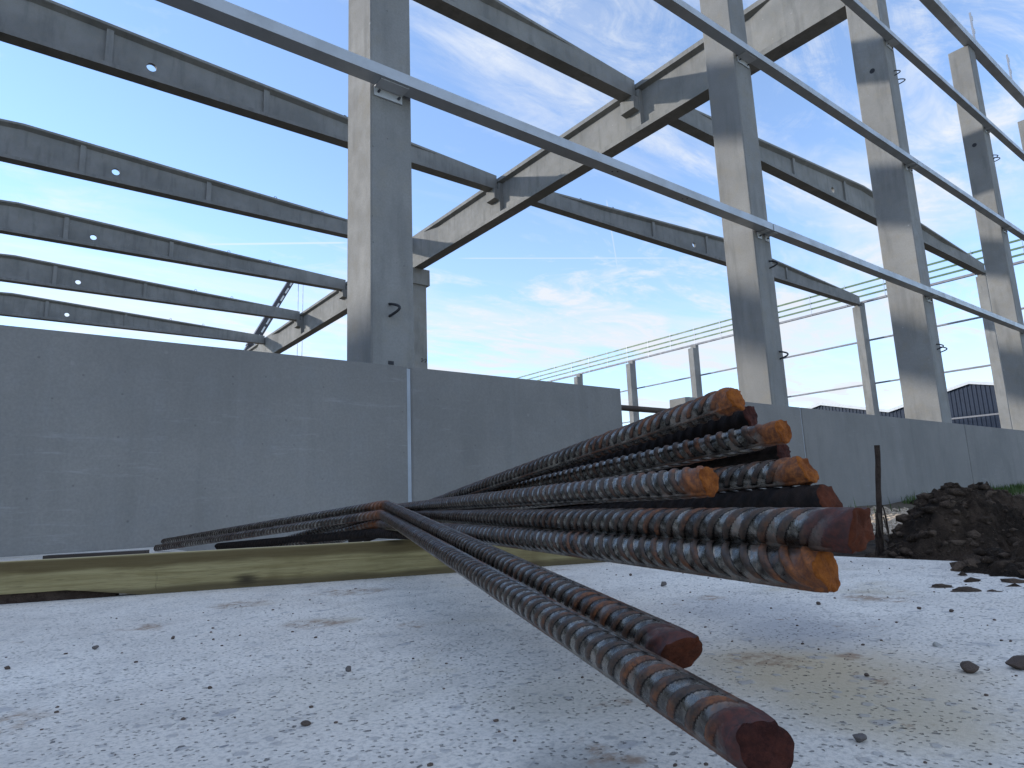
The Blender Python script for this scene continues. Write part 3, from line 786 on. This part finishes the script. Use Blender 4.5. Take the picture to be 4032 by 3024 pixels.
    for nm, arr in (('bend', np.broadcast_to(np.exp(-((sl-L1-.03)/.09)**2)[:, None]*np.ones((1, n)), (m, n))), ('rib', prof*cres[None, :]*fade), ('seam', np.broadcast_to(seam[None, :], (m, n))), ('dist', np.broadcast_to(sl[:, None], (m, n)))):
        at = me.attributes.new(nm, 'FLOAT', 'POINT'); at.data.foreach_set('value', np.append(arr.ravel(), 0 if nm != 'dist' else 9).astype(np.float32))
    t = thing('rebar', label, 'steel bar', org, 'ribbed steel bars fanned over the timber')
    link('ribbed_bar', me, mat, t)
    # cut end: rough disc a hair proud of the bar
    ring = V[:n]; cen = ring.mean(0); vs = []; fs = []
    rad = [1.0, .93, .72, .5, .26]
    for q, k_ in enumerate(rad):
        bulge = [.0004, -.0016, -.0022, -.0019, -.0024][q]
        jit = (vn(np.cos(TH)*k_*2.2+9, np.sin(TH)*k_*2.2+9, seed)[:, None]-.5)*.0034+(vn(np.cos(TH)*k_*6+9, np.sin(TH)*k_*6+9, seed+5)[:, None]-.5)*.0016 if q else 0
        vs.append(cen+(ring-cen)*k_*(1.004 if q == 0 else 1)+tan[0]*(bulge+jit))
    vs = np.vstack(vs+[cen-tan[0]*.0022])
    for q in range(len(rad)-1):
        for k_ in range(n): fs.append((q*n+k_, q*n+(k_+1) % n, (q+1)*n+(k_+1) % n, (q+1)*n+k_))
    q = len(rad)-1
    for k_ in range(n): fs.append((q*n+k_, q*n+(k_+1) % n, len(vs)-1))
    mc = mesh(vs-org, fs, True)
    bm = bmesh.new(); bm.from_mesh(mc); bmesh.ops.recalc_face_normals(bm, faces=bm.faces)
    bm.faces.ensure_lookup_table()
    if bm.faces[-1].normal.dot(Vector(-tan[0])) < 0: bmesh.ops.reverse_faces(bm, faces=bm.faces)
    bm.to_mesh(mc); bm.free()
    link('cut_end', mc, endmat, t)
    return t
rebar((.365, .241, -.148), (1.137, 2.276, -.030), (.686, 4.014, -.174), 'longest bar, reaching the bottom edge of the picture with a dark maroon end', M_BAR2, M_RUST2, roll=R_(30), tilt=(.004, -.005), seed=1)
rebar((.465, .377, -.131), (1.168, 2.308, .005), (.758, 4.21, -.150), 'bar running beside the longest one, its maroon end pointing down right', M_BAR2, M_RUST3, roll=R_(28), tilt=(-.010, -.006), seed=2)
rebar((.704, .458, .112), (1.253, 2.382, -.045), (1.12, 3.30, -.20), 'topmost bar of the fan with an orange lumpy end against the sky', M_BAR, M_RUST, roll=R_(48), tilt=(.004, .004), seed=3)
rebar((.739, .422, .069), (1.262, 2.400, -.042), (1.20, 3.32, -.205), 'second bar from the top, necked just behind its orange end', M_BAR, M_RUST, roll=R_(40), tilt=(.002, .003), lean=-1, seed=4, neck=.10)
rebar((.704, .379, .020), (1.253, 2.383, -.046), (1.28, 3.35, -.21), 'steel bar with a slanting orange end, just right of the short blunt bar', M_BAR, M_RUST, roll=R_(36), tilt=(.008, .004), seed=5)
rebar((.586, .423, .012), (1.210, 2.344, -.013), (.98, 3.45, -.20), 'short steel bar with a blunt orange end, left of all other fan ends', M_BAR, M_RUST, roll=R_(33), tilt=(.002, .006), lean=-1, seed=6)
rebar((.497, .233, -.031), (1.220, 2.341, -.034), (1.04, 3.40, -.205), 'thick looking bar with a dark brown end, above the lowest orange one', M_BAR2, M_RUST3, roll=R_(28), tilt=(-.004, .004), seed=7)
rebar((.504, .265, -.061), (1.153, 2.336, -.066), (.93, 3.35, -.215), 'lowest bar of the fan, ending orange just over the slab', M_BAR, M_RUST, roll=R_(22), tilt=(.003, .004), lean=-1, seed=8)
rebar((.690, .352, -.012), (1.275, 2.39, -.075), (1.5, 3.36, -.175), 'half hidden bar with a crusted end, wedged over the dark brown one', M_BARD, M_RUST3, roll=R_(40), tilt=(.006, .0), seed=9)
rebar((.790, .495, .098), (1.29, 2.40, -.070), (1.55, 3.4, -.175), 'maroon bar end tucked right under the topmost one', M_BARD, M_RUST2, roll=R_(30), tilt=(.0, .004), seed=10)
rebar((.792, .455, .046), (1.30, 2.41, -.075), (1.6, 3.4, -.175), 'dark bar tucked under the second one from the top', M_BARD, M_RUST2, roll=R_(80), tilt=(.0, .004), seed=11)
rebar((.98, 1.30, -.085), (1.13, 2.35, -.100), (.892, 3.592, -.168), 'short dark bar in the shadow beneath the bends', M_BARD, M_RUST2, roll=R_(20), seed=12)

# ------------------------------------------------------------------ soil heap
def mound():
    xs = np.arange(1.85, 5.6, .011); ys = np.arange(-.6, 2.2, .011)
    X, Y = np.meshgrid(xs, ys)
    wob = .35*fbm(X, Y, 1.1, 4, 3)
    def g(cx, cy, sx, sy, h, rot=0.):
        c, s = math.cos(rot), math.sin(rot); a = (X-cx)*c+(Y-cy)*s; b = -(X-cx)*s+(Y-cy)*c
        q = (a/sx)**2+(b/sy)**2
        return h*np.exp(-q**1.15)
    Z = g(3.52, 1.15, .40, .28, .27)+g(3.12, 1.20, .40, .20, .10)+g(4.1, .85, .8, .42, .15)+g(2.80, .56, .62, .30, .14)+g(5.0, .2, .9, .6, .20)
    rel = np.clip(Z/.10, 0, 1)
    rough = fbm(X, Y, 4.5, 5, 11, .62)*.15+np.abs(fbm(X, Y, 9, 4, 21, .6))*.16+np.abs(fbm(X, Y, 24, 3, 31))*.09+np.abs(fbm(X, Y, 60, 3, 41))*.03-.03
    Z = Z-.02+wob*.05*rel+rough*(.22+.78*rel)
    base = np.where(X < 2.48, ZS-.02, -.37)
    base = np.where((X >= 2.48) & (X < 2.6), ZS-.02-(X-2.48)/.12*.10, base)
    Zf = np.maximum(base+Z, base-.06)
    Zf = np.where(X >= 2.48, np.maximum(Zf, -.345+.02*rough), Zf)
    o = link('soil_heap', grid_mesh(X, Y, Zf), M_SOIL)
    tag(o, 'heap of dark clumpy soil at the right edge, spilling onto the slab', 'soil heap')
    # loose clods on it
    ico = []
    bm = bmesh.new(); bmesh.ops.create_icosphere(bm, subdivisions=1, radius=1)
    iv = np.array([v.co for v in bm.verts]); jf = np.array([[v.index for v in f.verts] for f in bm.faces]); bm.free()
    V = []; F = []; k = 0
    for i in range(9000):
        a, b = rng.integers(0, len(ys)), rng.integers(0, len(xs))
        if rel[a, b] < .15: continue
        s = .005+.024*rng.random()**3
        q = iv*(1+.9*(rng.random((len(iv), 1))-.5))*np.array([s*1.3, s, s*.75])
        an = rng.random()*6.28; c_, s_ = math.cos(an), math.sin(an)
        q = q @ np.array([[c_, s_, 0], [-s_, c_, 0], [0, 0, 1]])
        V.append(q+np.array([X[a, b], Y[a, b], Zf[a, b]+s*.12])); F.append(jf+k*len(iv)); k += 1
    c = link('clods', np_mesh(np.vstack(V), np.vstack(F), False), M_SOILC, o); c['kind'] = 'stuff'
    # root fibres and straw
    m = MB()
    for i in range(420):
        a, b = rng.integers(0, len(ys)), rng.integers(0, len(xs))
        if rel[a, b] < .3: continue
        p = Vector((X[a, b], Y[a, b], Zf[a, b]+.004)); an = rng.random()*6.28; l = .03+.07*rng.random()
        pts = [p+Vector((math.cos(an+.4*q)*l*q/3, math.sin(an+.4*q)*l*q/3, .012*math.sin(q*1.3+i))) for q in range(4)]
        m.tube(pts, .0013, 4)
    c = m.build('root_fibres', M_FIBRE, o); c['kind'] = 'stuff'
    return X, Y, Zf
MX, MY, MZ = mound()
IV = {}
def stone_mesh(seed, flat=.7, ang=.35):
    bm = bmesh.new(); bmesh.ops.create_icosphere(bm, subdivisions=3, radius=1); r = np.random.default_rng(seed)
    planes = [(Vector(r.normal(size=3)).normalized(), .50+.35*r.random()) for _ in range(12)]
    for v in bm.verts:
        for nn, dd in planes:
            q = v.co.dot(nn)
            if q > dd: v.co -= nn*(q-dd)*.92
        v.co *= 1+.05*(r.random()-.5)
        v.co.z *= flat
    zmin = min(v.co.z for v in bm.verts)
    for v in bm.verts: v.co.z -= zmin+.05
    me = bpy.data.meshes.new('mesh'); bm.to_mesh(me); bm.free(); return me
def clod_mesh(seed):
    r = np.random.default_rng(seed); V = []; F = []; k = 0
    bm = bmesh.new(); bmesh.ops.create_icosphere(bm, subdivisions=2, radius=1)
    iv = np.array([v.co for v in bm.verts]); jf = np.array([[v.index for v in f.verts] for f in bm.faces]); bm.free()
    for i in range(16):
        t = r.normal(0, .42, 2)*np.array([1, .55]); q = .50*math.exp(-abs(t[0])*1.1)*(.5+r.random())
        p = iv*(1+.55*(r.random((len(iv), 1))-.5))*np.array([q*1.3, q, q*.8])
        V.append(p+np.array([t[0], t[1], q*.35])); F.append(jf+k*len(iv)); k += 1
    return np_mesh(np.vstack(V), np.vstack(F), False)
def stone(x, y, z, s, label, mat, seed, flat=.7, sx=1., rz=0., name='stone', cat='stone'):
    o = link(name, clod_mesh(seed) if name == 'clod' else stone_mesh(seed, flat), mat, None, (x, y, z)); s *= .85 if cat == 'stone' else 1; o.scale = (s*sx, s, s); o.rotation_euler = (0, 0, rz)
    return tag(o, label, cat, 'loose stones on the slab' if cat == 'stone' else None)
stone(1.478, 1.248, ZS, .0115, 'rounded grey pebble on the slab below the lowest bar of the fan', M_STONE, 1, .9)
stone(1.613, 1.491, ZS, .008, 'small pebble behind the rounded grey one, under the fan', M_STONEB, 2)
stone(1.437, .784, ZS, .0065, 'tiny dark cube of stone right under the lowest orange bar end', M_STONEB, 3, .9)
stone(1.501, .606, ZS, .0055, 'left of two tiny dark chips on the slab right of the bars', M_STONEB, 4)
stone(1.503, .549, ZS, .0062, 'right of two tiny dark chips on the slab right of the bars', M_STONEB, 5)
stone(1.049, .372, ZS, .0140, 'brown wedge shaped stone at the right, left of the one cut by the edge', M_STONEB, 6, .75, 1.25, .3)
stone(1.108, .330, ZS, .0185, 'largest brown stone, cut by the right edge of the picture', M_STONEB, 7, .72, 1.4, -.7)
stone(.699, .355, ZS, .0080, 'smooth grey pebble near the bottom right, right of the longest bar end', M_STONE, 8, .75, 1.3)
stone(.938, .456, ZS, .0045, 'tiny black chip on the yellowish stained slab at the right', M_STONEB, 9)
stone(.170, 1.552, ZS, .0075, 'grey pebble at the left between the timber and the front bars', M_STONE, 10)
stone(.303, 1.542, ZS, .0055, 'small brown pebble in the middle of the left half of the slab', M_STONEB, 11, .9)
stone(.215, .809, ZS-.002, .0080, 'flat grey stone set in the slab near the bottom, left of the front bars', M_FLUSH, 12, .22)
stone(.239, .749, ZS-.002, .0070, 'lowest flat grey stone in the slab, at the bottom edge', M_FLUSH, 13, .22)
stone(.307, .813, ZS-.001, .0075, 'dark angular chip near the bottom centre of the slab', M_STONEB, 14, .6)
stone(.450, 1.016, ZS-.001, .0060, 'upright buff chip in the middle of the slab left of the front bars', M_STONE, 15, 1.0)
stone(.263, 1.075, ZS, .0045, 'tiny brown crumb left of the upright buff chip', M_STONEB, 16)
stone(.035, 1.479, ZS, .0065, 'dark pebble at the left edge of the slab', M_STONEB, 17)
stone(1.181, .459, ZS-.002, .0085, 'pale pointed chip on the bluish slab at the right', M_STONEW, 18, 1.0)
stone(1.026, 2.242, ZS, .0065, 'tiny white chip at the foot of the timber', M_STONEW, 19, .9)
stone(1.805, .622, ZS-.003, .021, 'flat brown clod in front of the soil heap, middle of the row', M_CLOD, 20, .42, 1.5, -.8, 'clod', 'clod')
stone(1.842, .690, ZS-.003, .017, 'flat brown clod in front of the soil heap, left of the row', M_CLOD, 21, .40, 1.7, -.8, 'clod', 'clod')
stone(1.835, .575, ZS-.003, .011, 'flat brown clod in front of the soil heap, right of the row', M_CLOD, 22, .45, 1.5, -.8, 'clod', 'clod')
# fine grit scattered over the slab
def grit():
    bm = bmesh.new(); bmesh.ops.create_icosphere(bm, subdivisions=1, radius=1)
    iv = np.array([v.co for v in bm.verts]); jf = np.array([[v.index for v in f.verts] for f in bm.faces]); bm.free()
    V = []; F = []; k = 0
    for i in range(600):
        x = rng.uniform(-.3, 2.4); y = rng.uniform(.1, 2.0)
        s = .0010+.0022*rng.random()**3
        q = iv*(1+.5*(rng.random((len(iv), 1))-.5))*np.array([s*1.2, s, s*.7])
        V.append(q+np.array([x, y, ZS+s*.3])); F.append(jf+k*len(iv)); k += 1
    o = link('grit', np_mesh(np.vstack(V), np.vstack(F), False), M_STONEB); o['kind'] = 'stuff'
    o['label'] = 'fine dark grit scattered over the slab'
grit()

# ------------------------------------------------------------------ stake with roots, gravel, grass
def stake():
    t = thing('wooden_stake', 'thin upright wooden stake with frayed roots at its foot, beside the soil heap', 'stake', (3.165, 1.385, -.33))
    zs = np.linspace(0, .515, 14)
    pts = [(.0015*math.sin(z*30)+.079*(z-.25), .0015*math.cos(z*22)-.061*(z-.25), z) for z in zs]
    MB().tube(pts, [.0115+.0006*math.sin(i*2.1)+(.003 if i < 2 else 0) for i in range(14)], 10).build('shaft', M_STAKE, t)
    for i in range(10):
        a = rng.random()*6.28; z0 = .10+.17*rng.random(); L = .02+.035*rng.random(); p = []
        for q in range(6):
            u = q/5; p.append((math.cos(a+u*.8)*(.012+L*u*.7), math.sin(a+u*.8)*(.012+L*u*.7), z0-L*u*3.4+.02*math.sin(u*5+i)))
        MB().tube(p, [(.0025+.004*rng.random())*(1-.7*u/5)+.0008 for u in range(6)], 5).build('root', M_FIBRE if i % 3 == 0 else M_STAKE, t)
stake()
def scatter_stuff(name, n, xr, yr, zf, smin, smax, mat, label):
    bm = bmesh.new(); bmesh.ops.create_icosphere(bm, subdivisions=1, radius=1)
    iv = np.array([v.co for v in bm.verts]); jf = np.array([[v.index for v in f.verts] for f in bm.faces]); bm.free()
    V = []; F = []
    for k in range(n):
        x = rng.uniform(*xr); y = rng.uniform(*yr); s = rng.uniform(smin, smax)
        q = iv*(1+.4*(rng.random((len(iv), 1))-.5))*np.array([s*1.25, s, s*.7])
        V.append(q+np.array([x, y, zf(x, y)+s*.2])); F.append(jf+k*len(iv))
    o = link(name, np_mesh(np.vstack(V), np.vstack(F), False), mat); o['kind'] = 'stuff'; o['label'] = label
def gz(x, y):
    i = np.searchsorted(gx, x)-1; j = np.searchsorted(gy, y)-1; return float(GZ[j, i])
scatter_stuff('gravel', 1600, (5.2, 9.5), (2.3, 4.3), gz, .018, .045, M_GRAVEL, 'buff gravel between the stake and the wall')
def grass():
    V = []; F = []
    for i in range(5200):
        x = rng.uniform(8.3, 20); y = 4.56-abs(rng.normal(0, .33))
        if vn(np.array([x*.9]), np.array([y*1.5]), 5)[0] < .40 and x < 13: continue
        z = gz(x, y)-.01; h = rng.uniform(.04, .15)*(1.6 if rng.random() < .06 else 1); a = rng.random()*6.28; w = .006
        dx, dy = math.cos(a), math.sin(a); b = rng.uniform(.1, .5)*h
        k = len(V)
        V += [(x-dy*w, y+dx*w, z), (x+dy*w, y-dx*w, z), (x+dx*b*.35+dy*w*.7, y+dy*b*.35-dx*w*.7, z+h*.6), (x+dx*b*.35-dy*w*.7, y+dy*b*.35+dx*w*.7, z+h*.6), (x+dx*b, y+dy*b, z+h)]
        F += [(k, k+1, k+2, k+3), (k+3, k+2, k+4)]
    o = link('grass', mesh(V, F), M_GRASS); o['kind'] = 'stuff'; o['label'] = 'green grass tufts along the foot of the wall'
grass()
for i, (x, y, s) in enumerate(((10.9, 4.2, .16), (12.0, 4.25, .22))):
    stone(x, y, gz(x, y)-.03, s, ['smaller', 'larger'][i]+' dark clod among the grass at the foot of the wall', M_SOIL, 40+i, .5, 1.4, .2, 'clod', 'clod')
